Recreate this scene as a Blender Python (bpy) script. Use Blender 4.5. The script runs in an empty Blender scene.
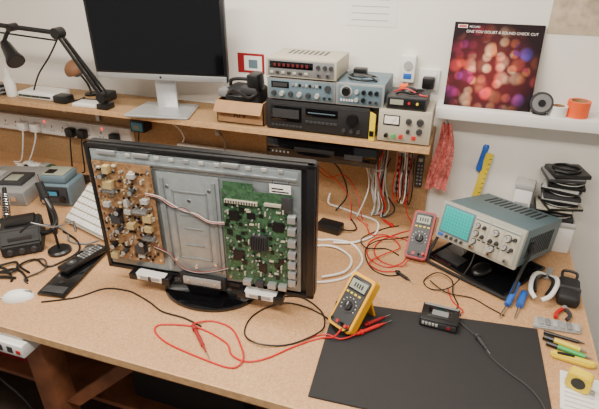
import bpy, bmesh, math, random
from mathutils import Matrix, Vector, Euler
random.seed(7)
BZ=75.0   # bench top height in cm
S=0.01
scene=bpy.context.scene
# ------------------------------------------------------------------ materials
def new_mat(name):
    m=bpy.data.materials.new(name); m.use_nodes=True
    nt=m.node_tree; return m,nt,nt.nodes["Principled BSDF"]
def M(name,col,rough=0.5,metal=0.0,noise=None,bump=0,emit=0,trans=0,coat=0):
    m,nt,b=new_mat(name); N=nt.nodes; L=nt.links
    b.inputs["Base Color"].default_value=(*col,1); b.inputs["Roughness"].default_value=rough
    b.inputs["Metallic"].default_value=metal
    if coat: b.inputs["Coat Weight"].default_value=coat
    if trans: b.inputs["Transmission Weight"].default_value=trans
    if emit:
        b.inputs["Emission Color"].default_value=(*col,1); b.inputs["Emission Strength"].default_value=emit
    if noise:
        sc,am=noise
        tc=N.new("ShaderNodeTexCoord"); n=N.new("ShaderNodeTexNoise"); n.inputs["Scale"].default_value=sc; n.inputs["Detail"].default_value=5
        L.new(tc.outputs["Object"],n.inputs["Vector"])
        r=N.new("ShaderNodeValToRGB"); r.color_ramp.elements[0].position=.3; r.color_ramp.elements[1].position=.7
        r.color_ramp.elements[0].color=(*[c*(1-am) for c in col],1); r.color_ramp.elements[1].color=(*[min(1,c*(1+am)) for c in col],1)
        L.new(n.outputs["Fac"],r.inputs["Fac"]); L.new(r.outputs[0],b.inputs["Base Color"])
        if bump:
            bp=N.new("ShaderNodeBump"); bp.inputs["Strength"].default_value=bump; bp.inputs["Distance"].default_value=.002
            L.new(n.outputs["Fac"],bp.inputs["Height"]); L.new(bp.outputs[0],b.inputs["Normal"])
    return m
def chip_mat(name,c1,c2,c3):
    m,nt,b=new_mat(name); N=nt.nodes; L=nt.links
    tc=N.new("ShaderNodeTexCoord")
    v=N.new("ShaderNodeTexVoronoi"); v.inputs["Scale"].default_value=330; v.inputs["Randomness"].default_value=1
    n=N.new("ShaderNodeTexNoise"); n.inputs["Scale"].default_value=90; n.inputs["Detail"].default_value=6
    g=N.new("ShaderNodeTexNoise"); g.inputs["Scale"].default_value=3; g.inputs["Detail"].default_value=3
    for t in (v,n,g): L.new(tc.outputs["Object"],t.inputs["Vector"])
    sep=N.new("ShaderNodeSeparateColor"); L.new(v.outputs["Color"],sep.inputs[0])
    mx=N.new("ShaderNodeMath"); mx.operation='ADD'; L.new(sep.outputs[0],mx.inputs[0]); L.new(n.outputs["Fac"],mx.inputs[1])
    ml=N.new("ShaderNodeMath"); ml.operation='MULTIPLY'; ml.inputs[1].default_value=.5; L.new(mx.outputs[0],ml.inputs[0])
    r=N.new("ShaderNodeValToRGB"); r.color_ramp.elements[0].position=.1; r.color_ramp.elements[1].position=.9
    r.color_ramp.elements[0].color=(*c1,1); r.color_ramp.elements[1].color=(*c3,1)
    e=r.color_ramp.elements.new(.5); e.color=(*c2,1)
    L.new(ml.outputs[0],r.inputs["Fac"])
    mm=N.new("ShaderNodeMix"); mm.data_type='RGBA'; mm.blend_type='MULTIPLY'; mm.inputs[0].default_value=.5
    rr=N.new("ShaderNodeValToRGB"); rr.color_ramp.elements[0].color=(.72,.68,.62,1); rr.color_ramp.elements[1].color=(1,1,1,1)
    rr.color_ramp.elements[0].position=.3; rr.color_ramp.elements[1].position=.65
    L.new(g.outputs["Fac"],rr.inputs["Fac"]); L.new(r.outputs[0],mm.inputs[6]); L.new(rr.outputs[0],mm.inputs[7])
    L.new(mm.outputs[2],b.inputs["Base Color"]); b.inputs["Roughness"].default_value=.55; b.inputs["Specular IOR Level"].default_value=.35
    return m
def pcb_mat(name,c1,c2,scale=90):
    m,nt,b=new_mat(name); N=nt.nodes; L=nt.links
    tc=N.new("ShaderNodeTexCoord"); v=N.new("ShaderNodeTexVoronoi"); v.distance='CHEBYCHEV'; v.inputs["Scale"].default_value=scale
    L.new(tc.outputs["Object"],v.inputs["Vector"])
    sep=N.new("ShaderNodeSeparateColor"); L.new(v.outputs["Color"],sep.inputs[0])
    r=N.new("ShaderNodeValToRGB"); r.color_ramp.elements[0].color=(*c1,1); r.color_ramp.elements[1].color=(*c2,1)
    L.new(sep.outputs[0],r.inputs["Fac"]); L.new(r.outputs[0],b.inputs["Base Color"]); b.inputs["Roughness"].default_value=.4
    return m
def bokeh_mat():
    m,nt,b=new_mat("poster_bokeh_print"); N=nt.nodes; L=nt.links
    tc=N.new("ShaderNodeTexCoord"); mp=N.new("ShaderNodeMapping"); mp.inputs["Rotation"].default_value=(math.radians(90),0,0)
    L.new(tc.outputs["Object"],mp.inputs["Vector"])
    def layer(scale,rad,off):
        mp2=N.new("ShaderNodeMapping"); mp2.inputs["Location"].default_value=(off,off*1.7,0); L.new(mp.outputs[0],mp2.inputs["Vector"])
        v=N.new("ShaderNodeTexVoronoi"); v.voronoi_dimensions='2D'; v.inputs["Scale"].default_value=scale; v.inputs["Randomness"].default_value=.55
        L.new(mp2.outputs[0],v.inputs["Vector"])
        mr=N.new("ShaderNodeMapRange"); mr.inputs["From Min"].default_value=rad; mr.inputs["From Max"].default_value=rad*.55
        L.new(v.outputs["Distance"],mr.inputs["Value"])
        sp=N.new("ShaderNodeSeparateColor"); L.new(v.outputs["Color"],sp.inputs[0])
        return mr.outputs[0],sp.outputs[0],sp.outputs[1]
    a,ar,ag=layer(18,.48,0.0); c,cr,cg=layer(23,.42,.37)
    def mul(x,y):
        k=N.new("ShaderNodeMath"); k.operation='MULTIPLY'; L.new(x,k.inputs[0])
        if isinstance(y,float): k.inputs[1].default_value=y
        else: L.new(y,k.inputs[1])
        return k.outputs[0]
    def add(x,y):
        k=N.new("ShaderNodeMath"); k.operation='ADD'; L.new(x,k.inputs[0]); L.new(y,k.inputs[1]); return k.outputs[0]
    d=N.new("ShaderNodeVectorMath"); d.operation='DISTANCE'; L.new(tc.outputs["Object"],d.inputs[0]); d.inputs[1].default_value=(.135,0,.12)
    env=N.new("ShaderNodeMapRange"); env.inputs["From Min"].default_value=.17; env.inputs["From Max"].default_value=.04; L.new(d.outputs["Value"],env.inputs["Value"])
    inten=mul(add(mul(a,ar),mul(c,mul(cr,.7))),env.outputs[0])
    sx=N.new("ShaderNodeSeparateXYZ"); L.new(tc.outputs["Object"],sx.inputs[0])
    rx=N.new("ShaderNodeMapRange"); rx.inputs["From Min"].default_value=0.02; rx.inputs["From Max"].default_value=.27; L.new(sx.outputs[0],rx.inputs["Value"])
    hue=add(mul(rx.outputs[0],.6),mul(ag,.4))
    r=N.new("ShaderNodeValToRGB"); E=r.color_ramp.elements
    E[0].position=.05; E[0].color=(.25,.04,.5,1); E[1].position=.98; E[1].color=(.05,.12,.8,1)
    for p_,c_ in ((.2,(.8,.05,.2,1)),(.38,(1,.10,.05,1)),(.5,(1,.75,.5,1)),(.58,(1,.35,.12,1)),(.72,(.95,.12,.15,1)),(.86,(.35,.10,.6,1))):
        e=E.new(p_); e.color=c_
    L.new(hue,r.inputs["Fac"])
    mx=N.new("ShaderNodeMix"); mx.data_type='RGBA'; L.new(inten,mx.inputs[0]); mx.inputs[6].default_value=(.012,.004,.007,1); L.new(r.outputs[0],mx.inputs[7])
    glow=N.new("ShaderNodeMix"); glow.data_type='RGBA'; glow.blend_type='ADD'; glow.inputs[0].default_value=1
    g2=N.new("ShaderNodeMix"); g2.data_type='RGBA'; L.new(mul(env.outputs[0],.14),g2.inputs[0]); g2.inputs[6].default_value=(0,0,0,1); g2.inputs[7].default_value=(.9,.09,.10,1)
    L.new(mx.outputs[2],glow.inputs[6]); L.new(g2.outputs[2],glow.inputs[7])
    L.new(glow.outputs[2],b.inputs["Base Color"]); b.inputs["Roughness"].default_value=.6; b.inputs["Specular IOR Level"].default_value=.2
    return m
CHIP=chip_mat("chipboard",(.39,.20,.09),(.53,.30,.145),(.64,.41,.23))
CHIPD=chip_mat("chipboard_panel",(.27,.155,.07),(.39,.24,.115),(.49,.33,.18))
WALL=M("wall_paint",(.84,.81,.755),.8,noise=(4,.02))
FLOOR=M("floor_lino",(.05,.03,.022),.6,noise=(20,.3))
CEIL=M("ceiling_paint",(.8,.8,.78),.8)
WOOD=M("timber",(.22,.08,.035),.6,noise=(14,.25))
EDGE=M("bench_edge",(.55,.33,.16),.6,noise=(60,.15))
BLK=M("black_plastic",(.007,.007,.008),.35)
BLKM=M("black_matt",(.010,.010,.011),.65)
BLKG=M("black_gloss",(.004,.004,.005),.08,coat=.4)
DGR=M("dark_grey",(.035,.035,.038),.5)
GRY=M("grey_plastic",(.19,.19,.19),.5)
LGR=M("light_grey",(.40,.40,.38),.45)
WHT=M("white_plastic",(.80,.79,.76),.4)
BEI=M("beige_plastic",(.46,.42,.33),.5)
SIL=M("silver_paint",(.42,.43,.43),.35,.5)
ALU=M("brushed_aluminium",(.62,.63,.64),.3,.6)
CHR=M("bright_metal",(.7,.7,.7),.2,1)
STEEL=M("galvanised_steel",(.27,.30,.31),.38,.5,noise=(30,.12))
STEEL2=M("galvanised_steel_light",(.34,.375,.385),.36,.45,noise=(40,.1))
MAT_=M("rubber_mat",(.017,.0155,.017),.8,noise=(300,.15))
PB=pcb_mat("pcb_brown",(.20,.10,.045),(.36,.21,.10),110)
PG=pcb_mat("pcb_green",(.018,.06,.028),(.06,.145,.07),140)
RED=M("red_plastic",(.55,.012,.012),.4)
DRED=M("dark_red",(.30,.012,.018),.45)
LEDD=M("led_digits",(.12,.015,.015),.4)
YEL=M("yellow_holster",(.80,.40,.005),.45)
YEL2=M("bright_yellow",(.8,.60,.03),.45)
TAN=M("tan_transformer",(.42,.32,.15),.5)
ORG=M("orange",(.85,.11,.015),.5)
BRN=M("brown_enamel",(.22,.10,.045),.6)
BLU=M("blue_plastic",(.02,.12,.5),.4)
GRN=M("green_plastic",(.05,.4,.1),.4)
LBL=M("paper_white",(.82,.80,.76),.7)
CARD=M("cardboard",(.38,.21,.10),.8,noise=(25,.1))
COP=M("copper",(.6,.25,.1),.35,.9)
LCD=M("lcd_grey",(.30,.32,.25),.3)
SCR=M("scope_phosphor_screen",(.010,.34,.31),.35,emit=.55)
GRID=M("scope_graticule",(.01,.12,.11),.5)
SCOPE=M("scope_case_blue",(.09,.14,.16),.5)
SCOPEF=M("scope_fascia",(.36,.36,.31),.45)
BLUI=M("instrument_blue_grey",(.12,.18,.22),.45)
CLOTH=M("red_check_cloth",(.62,.17,.15),.9,noise=(90,.55))
PAPB=M("faded_paper",(.55,.45,.32),.8,noise=(15,.2))
CLR=M("clear_bag",(.75,.77,.78),.2,trans=.6)
LEDR=M("led_red",(1,.05,.03),.4,emit=2)
CYAN=M("cyan_plastic",(.05,.30,.5),.4)
PINK=M("pink_wire",(.70,.38,.34),.5)
SCREENM=M("monitor_glass",(.003,.003,.004),.10,coat=.3)
# ------------------------------------------------------------------ builder
def T(x=0,y=0,z=0,rx=0,ry=0,rz=0):
    return Matrix.Translation((x,y,z)) @ Euler((math.radians(rx),math.radians(ry),math.radians(rz)),'XYZ').to_matrix().to_4x4()
def catmull(P,n=8,closed=False):
    P=[Vector(p) for p in P]; out=[]
    N=len(P); rng=range(N if closed else N-1)
    for i in rng:
        if closed: a,b,c,d=P[(i-1)%N],P[i],P[(i+1)%N],P[(i+2)%N]
        else: a,b,c,d=P[max(i-1,0)],P[i],P[i+1],P[min(i+2,N-1)]
        for k in range(n):
            t=k/n
            out.append(.5*((2*b)+(c-a)*t+(2*a-5*b+4*c-d)*t*t+(3*b-a-3*c+d)*t**3))
    if not closed: out.append(P[-1])
    return out
class B:
    def __init__(s,name): s.name=name; s.v=[]; s.f=[]; s.m=[]; s.mats=[]; s.X=Matrix()
    def add(s,vs,fs,mat,X=None):
        if mat not in s.mats: s.mats.append(mat)
        mi=s.mats.index(mat); o=len(s.v); X=s.X@(X or Matrix())
        s.v+=[X@Vector(v) for v in vs]; s.f+=[tuple(i+o for i in f) for f in fs]; s.m+=[mi]*len(fs); return s
    def addbm(s,bm,mat,X=None):
        bm.verts.ensure_lookup_table(); bm.verts.index_update()
        s.add([v.co.copy() for v in bm.verts],[[v.index for v in f.verts] for f in bm.faces],mat,X); bm.free()
    def box(s,x0,x1,y0,y1,z0,z1,mat,bev=0,X=None,seg=2):
        vs=[(x,y,z) for x in (x0,x1) for y in (y0,y1) for z in (z0,z1)]
        fs=[(0,1,3,2),(4,6,7,5),(0,4,5,1),(2,3,7,6),(0,2,6,4),(1,5,7,3)]
        if bev:
            bm=bmesh.new(); vv=[bm.verts.new(v) for v in vs]
            for f in fs: bm.faces.new([vv[i] for i in f])
            bmesh.ops.bevel(bm,geom=bm.edges[:],offset=bev,segments=seg,affect='EDGES',profile=.5,clamp_overlap=True)
            s.addbm(bm,mat,X)
        else: s.add(vs,fs,mat,X)
        return s
    def cyl(s,c,r,h,mat,axis='z',r2=None,n=20,X=None,rings=None):
        r2=r if r2 is None else r2
        prof=rings or [(r,0),(r2,h)]
        vs=[];fs=[]
        for (rr,hh) in prof:
            for i in range(n):
                a=2*math.pi*i/n; p=(rr*math.cos(a),rr*math.sin(a),hh)
                if axis=='y': p=(p[0],-p[2],p[1])
                elif axis=='x': p=(p[2],p[0],p[1])
                vs.append((p[0]+c[0],p[1]+c[1],p[2]+c[2]))
        for k in range(len(prof)-1):
            for i in range(n): fs.append((k*n+i,k*n+(i+1)%n,(k+1)*n+(i+1)%n,(k+1)*n+i))
        fs.append(tuple(reversed(range(n)))); fs.append(tuple((len(prof)-1)*n+i for i in range(n)))
        s.add(vs,fs,mat,X); return s
    def ell(s,c,rx,ry,h,mat,n=40,bev=.4):
        vs=[];fs=[]
        prof=[(1-bev/rx,0),(1,bev*.5),(1,h-bev),(1-bev/rx,h),(.35,h+bev*.6)]
        for k,(q,z) in enumerate(prof):
            for i in range(n):
                a=2*math.pi*i/n; vs.append((c[0]+rx*q*math.cos(a),c[1]+ry*q*math.sin(a),c[2]+z))
        for k in range(len(prof)-1):
            for i in range(n): fs.append((k*n+i,k*n+(i+1)%n,(k+1)*n+(i+1)%n,(k+1)*n+i))
        fs.append(tuple(reversed(range(n)))); fs.append(tuple((len(prof)-1)*n+i for i in range(n)))
        s.add(vs,fs,mat); return s
    def sph(s,c,r,mat,sc=(1,1,1),X=None,u=18,v=12,half=False):
        bm=bmesh.new(); bmesh.ops.create_uvsphere(bm,u_segments=u,v_segments=v,radius=r)
        if half: bmesh.ops.delete(bm,geom=[q for q in bm.verts if q.co.z<-1e-4],context='VERTS')
        for q in bm.verts: q.co=Vector((q.co.x*sc[0]+c[0],q.co.y*sc[1]+c[1],q.co.z*sc[2]+c[2]))
        s.addbm(bm,mat,X); return s
    def torus(s,c,R,r,mat,X=None,n=36,k=10):
        vs=[];fs=[]
        for i in range(n):
            a=2*math.pi*i/n
            for j in range(k):
                b=2*math.pi*j/k; q=R+r*math.cos(b); vs.append((c[0]+q*math.cos(a),c[1]+q*math.sin(a),c[2]+r*math.sin(b)))
        for i in range(n):
            for j in range(k): fs.append((i*k+j,((i+1)%n)*k+j,((i+1)%n)*k+(j+1)%k,i*k+(j+1)%k))
        s.add(vs,fs,mat,X); return s
    def ring(s,c,ro,ri,h,mat,mati=None,n=32,X=None):
        vs=[];fs=[];fi=[]
        for i in range(n):
            a=2*math.pi*i/n; ca,sa=math.cos(a),math.sin(a)
            vs+=[(c[0]+ro*ca,c[1]+ro*sa,c[2]),(c[0]+ro*ca,c[1]+ro*sa,c[2]+h),(c[0]+ri*ca,c[1]+ri*sa,c[2]+h),(c[0]+ri*ca,c[1]+ri*sa,c[2])]
        for i in range(n):
            a=i*4;b=((i+1)%n)*4
            for j in range(4):
                (fi if j==2 else fs).append((a+j,b+j,b+(j+1)%4,a+(j+1)%4))
        s.add(vs,fs,mat,X); s.add(vs,fi,mati or mat,X); return s
    def tube(s,P,r,mat,n=8,sub=8,closed=False,X=None,smooth=True,r2=None):
        P=catmull(P,sub,closed) if smooth else [Vector(p) for p in P]
        N=len(P); vs=[];fs=[]; nrm=None
        for i in range(N):
            if closed: t=(P[(i+1)%N]-P[i-1])
            else: t=P[min(i+1,N-1)]-P[max(i-1,0)]
            if t.length<1e-6: t=Vector((0,0,1))
            t.normalize()
            if nrm is None:
                nrm=t.orthogonal().normalized()
            else:
                nrm=nrm-t*nrm.dot(t)
                if nrm.length<1e-5: nrm=t.orthogonal()
                nrm.normalize()
            bi=t.cross(nrm); rr=r if r2 is None else r+(r2-r)*i/(N-1)
            for k in range(n):
                a=2*math.pi*k/n; vs.append(P[i]+nrm*rr*math.cos(a)+bi*rr*math.sin(a))
        for i in range(N if closed else N-1):
            j=(i+1)%N
            for k in range(n): fs.append((i*n+k,i*n+(k+1)%n,j*n+(k+1)%n,j*n+k))
        if not closed: fs.append(tuple(reversed(range(n)))); fs.append(tuple((N-1)*n+k for k in range(n)))
        s.add(vs,fs,mat,X); return s
    def prism(s,poly,h0,h1,mat,axis='z',bev=0,X=None):
        def mp(p,h):
            return (p[0],p[1],h) if axis=='z' else ((p[0],h,p[1]) if axis=='y' else (h,p[0],p[1]))
        n=len(poly); vs=[mp(p,h0) for p in poly]+[mp(p,h1) for p in poly]
        fs=[tuple(reversed(range(n))),tuple(range(n,2*n))]+[(i,(i+1)%n,n+(i+1)%n,n+i) for i in range(n)]
        if bev:
            bm=bmesh.new(); vv=[bm.verts.new(v) for v in vs]
            for f in fs: bm.faces.new([vv[i] for i in f])
            bmesh.ops.recalc_face_normals(bm,faces=bm.faces[:])
            bmesh.ops.bevel(bm,geom=bm.edges[:],offset=bev,segments=2,affect='EDGES',clamp_overlap=True)
            s.addbm(bm,mat,X)
        else: s.add(vs,fs,mat,X)
        return s
    def text(s,body,size,mat,X):
        c=bpy.data.curves.new("tmp_text","FONT"); c.body=body; c.size=size
        o=bpy.data.objects.new("tmp_text",c); scene.collection.objects.link(o)
        dg=bpy.context.evaluated_depsgraph_get(); me=bpy.data.meshes.new_from_object(o.evaluated_get(dg))
        s.add([v.co.copy() for v in me.vertices],[tuple(p.vertices) for p in me.polygons],mat,X)
        bpy.data.objects.remove(o); bpy.data.curves.remove(c); bpy.data.meshes.remove(me); return s
    def done(s,x=0,y=0,z=0,rx=0,ry=0,rz=0,angle=35):
        me=bpy.data.meshes.new(s.name+"_mesh"); me.from_pydata([v*S for v in s.v],[],s.f)
        for m in s.mats: me.materials.append(m)
        me.polygons.foreach_set("material_index",s.m)
        bm=bmesh.new(); bm.from_mesh(me); bmesh.ops.recalc_face_normals(bm,faces=bm.faces[:])
        for f in bm.faces: f.smooth=True
        lim=math.radians(angle)
        for e in bm.edges:
            if len(e.link_faces)!=2 or e.calc_face_angle(9)>lim: e.smooth=False
        bm.to_mesh(me); bm.free(); me.validate()
        o=bpy.data.objects.new(s.name,me); scene.collection.objects.link(o)
        o.location=(x*S,y*S,(z+BZ)*S); o.rotation_euler=Euler((math.radians(rx),math.radians(ry),math.radians(rz)),'XYZ')
        return o
TX=T(rx=90)
# ------------------------------------------------------------------ room
b=B("wall_back"); b.box(-300,150,195,205,-75,165,WALL); b.done()
b=B("wall_left"); b.box(-310,-300,-120,205,-75,165,WALL); b.done()
b=B("wall_right"); b.box(150,160,-120,205,-75,165,WALL); b.done()
b=B("floor"); b.box(-310,160,-120,205,-85,-75,FLOOR); b.done()
b=B("ceiling"); b.box(-310,160,-120,205,165,172,CEIL); b.done()
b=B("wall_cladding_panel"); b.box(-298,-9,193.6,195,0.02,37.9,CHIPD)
for x in (-285,-225,-170,-120,-60,-14):
    for z in (4,34): b.cyl((x,193.6,z),.35,.1,CHR,'y',n=10)
b.done()
# ------------------------------------------------------------------ bench
b=B("workbench")
b.box(-290,46,83,194.9,-2.5,0,CHIP)
b.box(-290,46,82.4,83,-2.6,-0.02,EDGE)
b.box(46,46.6,82.4,194.9,-2.6,-0.02,EDGE)
for x in (-215,-126,-30,38):
    for y in (88,184): b.box(x,x+8,y,y+8,-75,-2.5,WOOD,.3)
b.box(-288,44,90,93,-13,-2.5,WOOD,.2); b.box(-288,44,187,190,-13,-2.5,WOOD,.2)
b.box(-288,44,100,188,-48,-46,WOOD)
b.prism([(-118,-40),(-112,-40),(-84,-13),(-90,-13)],91,93,WOOD,'y')
b.done()
b=B("storage_crate"); b.box(-100,-55,105,140,-45.95,-20,BLKM,.8); b.box(-97,-58,104,105,-30,-26,GRY,.3); b.done()
b=B("storage_crate"); b.box(-190,-150,105,140,-45.95,-18,DRED,.8); b.box(-187,-153,104,105,-30,-26,GRY,.3); b.done()
b=B("power_strip"); b.box(-135,-116,80.4,87.9,-9,-4.2,WHT,.5); b.box(-134,-127.4,77,80.4,-8.8,-4.4,BLK,.4)
for x in (-125,-121):
    b.box(x-1,x+1,80.2,80.4,-7.6,-5.4,DGR)
b.box(-118.5,-117,80.1,80.4,-7.4,-6,RED,.1)
b.box(-133,-118,83,87.9,-4.3,-2.6,WHT)
b.tube([(-131,79,-8.5),(-131,80,-20),(-124,82,-34),(-119,82,-55)],.35,BLK); b.done()
b=B("rubber_work_mat"); b.prism([(-27,87),(33,90),(31.3,133.3),(-30,126.8)],0.02,.5,MAT_,bev=.12); b.done()
# ------------------------------------------------------------------ shelves
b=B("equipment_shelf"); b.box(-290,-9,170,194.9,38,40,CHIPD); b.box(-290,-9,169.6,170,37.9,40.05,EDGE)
for x in (-250,-170,-105,-75,-20):
    b.box(x,x+2,172,193.5,36.4,38,SIL); b.box(x,x+2,192,193.5,26,38,SIL)
b.done()
b=B("wall_shelf"); b.box(-9.5,100,183,194.95,47,51,WHT,.25); b.done()
# ------------------------------------------------------------------ TV (opened, rear side facing camera)
b=B("television")
W_,H_=72.0,45.4
def roundrect(x0,x1,z0,z1,r,n=5):
    out=[]
    for cx,cz,a0 in ((x1-r,z1-r,0),(x0+r,z1-r,90),(x0+r,z0+r,180),(x1-r,z0+r,270)):
        for i in range(n+1):
            a=math.radians(a0+90*i/n); out.append((cx+r*math.cos(a),cz+r*math.sin(a)))
    return out
b.prism(roundrect(0,W_,0,H_,1.6),0.2,3.2,BLK,'y',bev=.25)
b.box(2.5,W_-2.5,3.15,3.3,3,H_-2.5,SCREENM)
for (x0,x1,z0,z1) in ((0.2,W_-.2,H_-1.6,H_-.2),(0.2,W_-.2,.2,1.6),(.2,1.7,.2,H_-.2),(W_-2.6,W_-.2,.2,H_-.2)):
    b.box(x0,x1,-1.1,.6,z0,z1,BLK,.25)
b.box(1.9,W_-4.2,-.9,.3,2.2,H_-2,STEEL,.2)
b.box(2.6,W_-4.8,-1.3,-.9,H_-6.4,H_-2.6,STEEL2,.15)
b.box(3.0,W_-5.2,-2.0,-1.2,H_-5.2,H_-4.4,STEEL,.15)
for i in range(13):
    x=5+i*4.7
    if i in (1,3): continue
    b.box(x,x+1.5,-1.7,-1.2,H_-3.3,H_-2.2,LGR if i%3 else SIL,.1)
    b.cyl((x+3.0,-1.3,H_-5.9),.3,.12,CHR,'y',n=8)
b.box(5,11,-2.0,-1.2,H_-3.0,H_-1.8,SIL,.1); b.box(17,22,-2.0,-1.2,H_-3,H_-1.8,SIL,.1); b.box(45,50,-2.0,-1.2,H_-3,H_-1.8,SIL,.1)
b.box(23.6,43.4,-1.5,-.9,3,H_-7,STEEL2,.2)
for x in (24.6,41.2): b.box(x,x+1.2,-2.1,-1.4,5,H_-8.5,STEEL,.25)
for (x0,x1,z0,z1) in ((28,39.4,H_-13,H_-12.4),(28,39.4,9,9.6),(28,28.6,9,H_-12.4),(38.8,39.4,9,H_-12.4),(31,37,20,20.5),(31,37,14,14.5)):
    b.box(x0,x1,-1.75,-1.45,z0,z1,STEEL,.1)
for x,z in ((26.8,34),(40.3,34),(26.8,8),(40.3,8),(33.5,30),(33.5,6)): b.cyl((x,-1.5,z),.55,.25,CHR,'y',n=10)
b.box(30,39,-1.65,-1.5,24.5,25,STEEL)
def scatter(b,x0,x1,z0,z1,y,kinds,n,seed):
    R=random.Random(seed); occ=[]
    tries=0;c=0
    while c<n and tries<n*30:
        tries+=1; k=R.choice(kinds)
        w,h,d,mat,kind=k; 
        if R.random()<.5 and kind=='b': w,h=h,w
        x=R.uniform(x0+w/2,x1-w/2); z=R.uniform(z0+h/2,z1-h/2)
        if any(abs(x-o[0])<(w+o[2])/2+.08 and abs(z-o[1])<(h+o[3])/2+.08 for o in occ): continue
        occ.append((x,z,w,h)); c+=1
        if kind=='c':
            b.cyl((x,y,z),w/2,d,mat,'y',n=12); b.cyl((x,y-d,z),w/2*.85,.04,SIL,'y',n=12)
        elif kind=='b': b.box(x-w/2,x+w/2,y-d,y,z-h/2,z+h/2,mat)
        elif kind=='h':
            b.box(x-w/2,x+w/2,y-d,y,z-.15,z+.15,mat)
            q=x-w/2
            while q<x+w/2: b.box(q,q+.12,y-d,y,z-h/2,z+h/2,mat); q+=.5
b.box(2.9,22.6,-2.3,-2.0,5.5,H_-5.2,PB)
for x,z in ((4,7),(21.5,7),(4,38.5),(21.5,38.5),(4,22)): b.cyl((x,-.9,z),.4,1.2,CHR,'y',n=8); b.cyl((x,-2.3,z),.5,.15,CHR,'y',n=8)
big=[(3.2,2.6,2.2,DGR,'b'),(2.8,2.4,2.0,TAN,'b'),(2.0,2.0,2.6,BLK,'c'),(1.8,1.8,2.4,DGR,'c'),(4.2,1.4,2.4,SIL,'h'),(3.6,1.2,2.2,GRY,'h'),(2.2,1.4,1.6,LGR,'b'),(2.4,1.8,2.0,TAN,'b')]
scatter(b,3.4,22.2,6,H_-5.8,-2.3,big,24,3)
small=[(.9,.9,1.2,BLK,'c'),(.6,.6,.8,SIL,'c'),(1.2,.4,.4,BRN,'b'),(.9,.3,.3,BEI,'b'),(1.1,.6,.5,BLK,'b'),(.5,.5,.6,BLK,'b'),(1.2,.5,.9,BEI,'b'),(.7,.7,.8,BRN,'c'),(.8,.4,.6,TAN,'b')]
scatter(b,3.4,22.2,6,H_-5.8,-2.3,small,190,5)
b.box(44.4,65.7,-2.2,-1.9,4.2,H_-9.5,PG)
b.box(45,54,-2.15,-1.9,H_-9.6,H_-7.2,PG)
for x,z in ((45.3,5),(64.9,5),(45.3,34.4),(64.9,34.4),(55.5,20)): b.cyl((x,-2.2,z),.5,.15,CHR,'y',n=8)
b.box(53,58,-3.2,-2.2,17,22,DGR,.1)
for i in range(9): b.box(53.2+i*.53,53.4+i*.53,-3.9,-3.2,17.2,21.8,DGR)
b.box(47,50.5,-2.6,-2.2,12,15.5,BLK); b.box(60,63,-2.6,-2.2,24,27,BLK); b.box(46.5,49.5,-2.6,-2.2,26,29,BLK); b.box(52,54.5,-2.5,-2.2,27,29,BLK); b.box(55,57.5,-2.5,-2.2,9,12,BLK)
b.box(45.5,55.5,-3.1,-2.2,31.8,32.8,BEI); b.box(57.5,62.5,-3,-2.2,32.2,33,BEI)
for i in range(12): b.box(45.8+i*.8,46.2+i*.8,-3.15,-3.1,31.9,32.7,DGR)
for z in (6,9,12.5,16,20,24,28): b.box(64.6,66.9,-4.0,-2.1,z,z+2.2,SIL,.1); b.box(66.9,67.1,-3.6,-2.5,z+.5,z+1.7,BLK)
for x in (50,54,58,61.4): b.box(x,x+2.6,-4.0,-2.1,3.9,5.6,SIL if x!=54 else DGR,.1)
sg=[(.6,.6,.7,SIL,'c'),(.8,.8,.9,BLK,'c'),(1.1,1.1,.2,BLK,'b'),(.7,.3,.2,BEI,'b'),(.5,.3,.2,GRY,'b'),(.4,.4,.2,BLK,'b'),(1.3,.4,.6,BEI,'b'),(1.6,1.6,.3,BLK,'b'),(.8,.4,.3,DGR,'b')]
scatter(b,44.8,64.3,6,H_-12.8,-2.2,sg,170,9)
b.box(59,65.2,-2.0,-1.7,H_-9.2,H_-6.6,LBL); b.box(59.6,64.6,-2.05,-2,H_-8.9,H_-8.5,BLK); b.box(59.6,63,-2.05,-2,H_-8,H_-7.6,BLK)
b.box(62.5,65.6,-2.6,-1.4,H_-15,H_-10,DGR,.1)
for i,(mt,dz) in enumerate(((PINK,0),(DRED,.3),(LBL,.55),(BLK,-.35))):
    b.tube([(20,-3,31+dz),(24.5,-3,30.5+dz),(28,-2.6,28+dz*1.6),(32,-2.6,27.5-dz),(36,-2.8,26+dz),(40,-2.9,24.2+dz),(45,-3,24.5+dz)],.11,mt,n=5,sub=5)
for i in range(3):
    b.tube([(20,-3,12+i*.5),(25,-2.8,10+i*.4),(29,-2.4,5+i*.3),(36,-2.4,4.5+i*.3),(45,-3,8+i*.5)],.11,(BLK,LGR,DRED)[i],n=5,sub=5)
for x0,x1 in ((11,24),(49,62)):
    b.prism([(x0,-.6),(x1,-1.0),(x1-1,1.5),(x0+1.5,1.9)],-4.4,-1.1,LBL,'y',bev=.4)
    b.box(x0+3,x1-3,-4.6,-4.3,.0,1.1,SIL,.15)
    b.box(x0-1,x0+1.9,-4.7,-1,-.8,1.5,BLK,.3); b.box(x1-2.2,x1+.8,-4.7,-1,-1.2,1.4,BLK,.3)
    b.box(x0+6,x0+7,-4.7,-4.3,-.6,1.2,DGR,.1)
b.box(27.5,43.5,-2.6,2.2,-1.2,3.6,BLKM,.4)
b.box(29,42,-3.2,-2.4,.0,2.8,SIL,.2)
for x in (31,35.5,40): b.cyl((x,-3.2,1.4),.45,.3,CHR,'y',n=8)
b.prism([(30.5,-4.3),(40.5,-4.3),(42,-.8),(29,-.8)],-2.6,3.4,BLKG,'y',bev=.4)
b.ell((35.5,3.0,-6),16,11.5,1.5,BLKG)
b.done(-106.9,113.9,6,rz=4)
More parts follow.
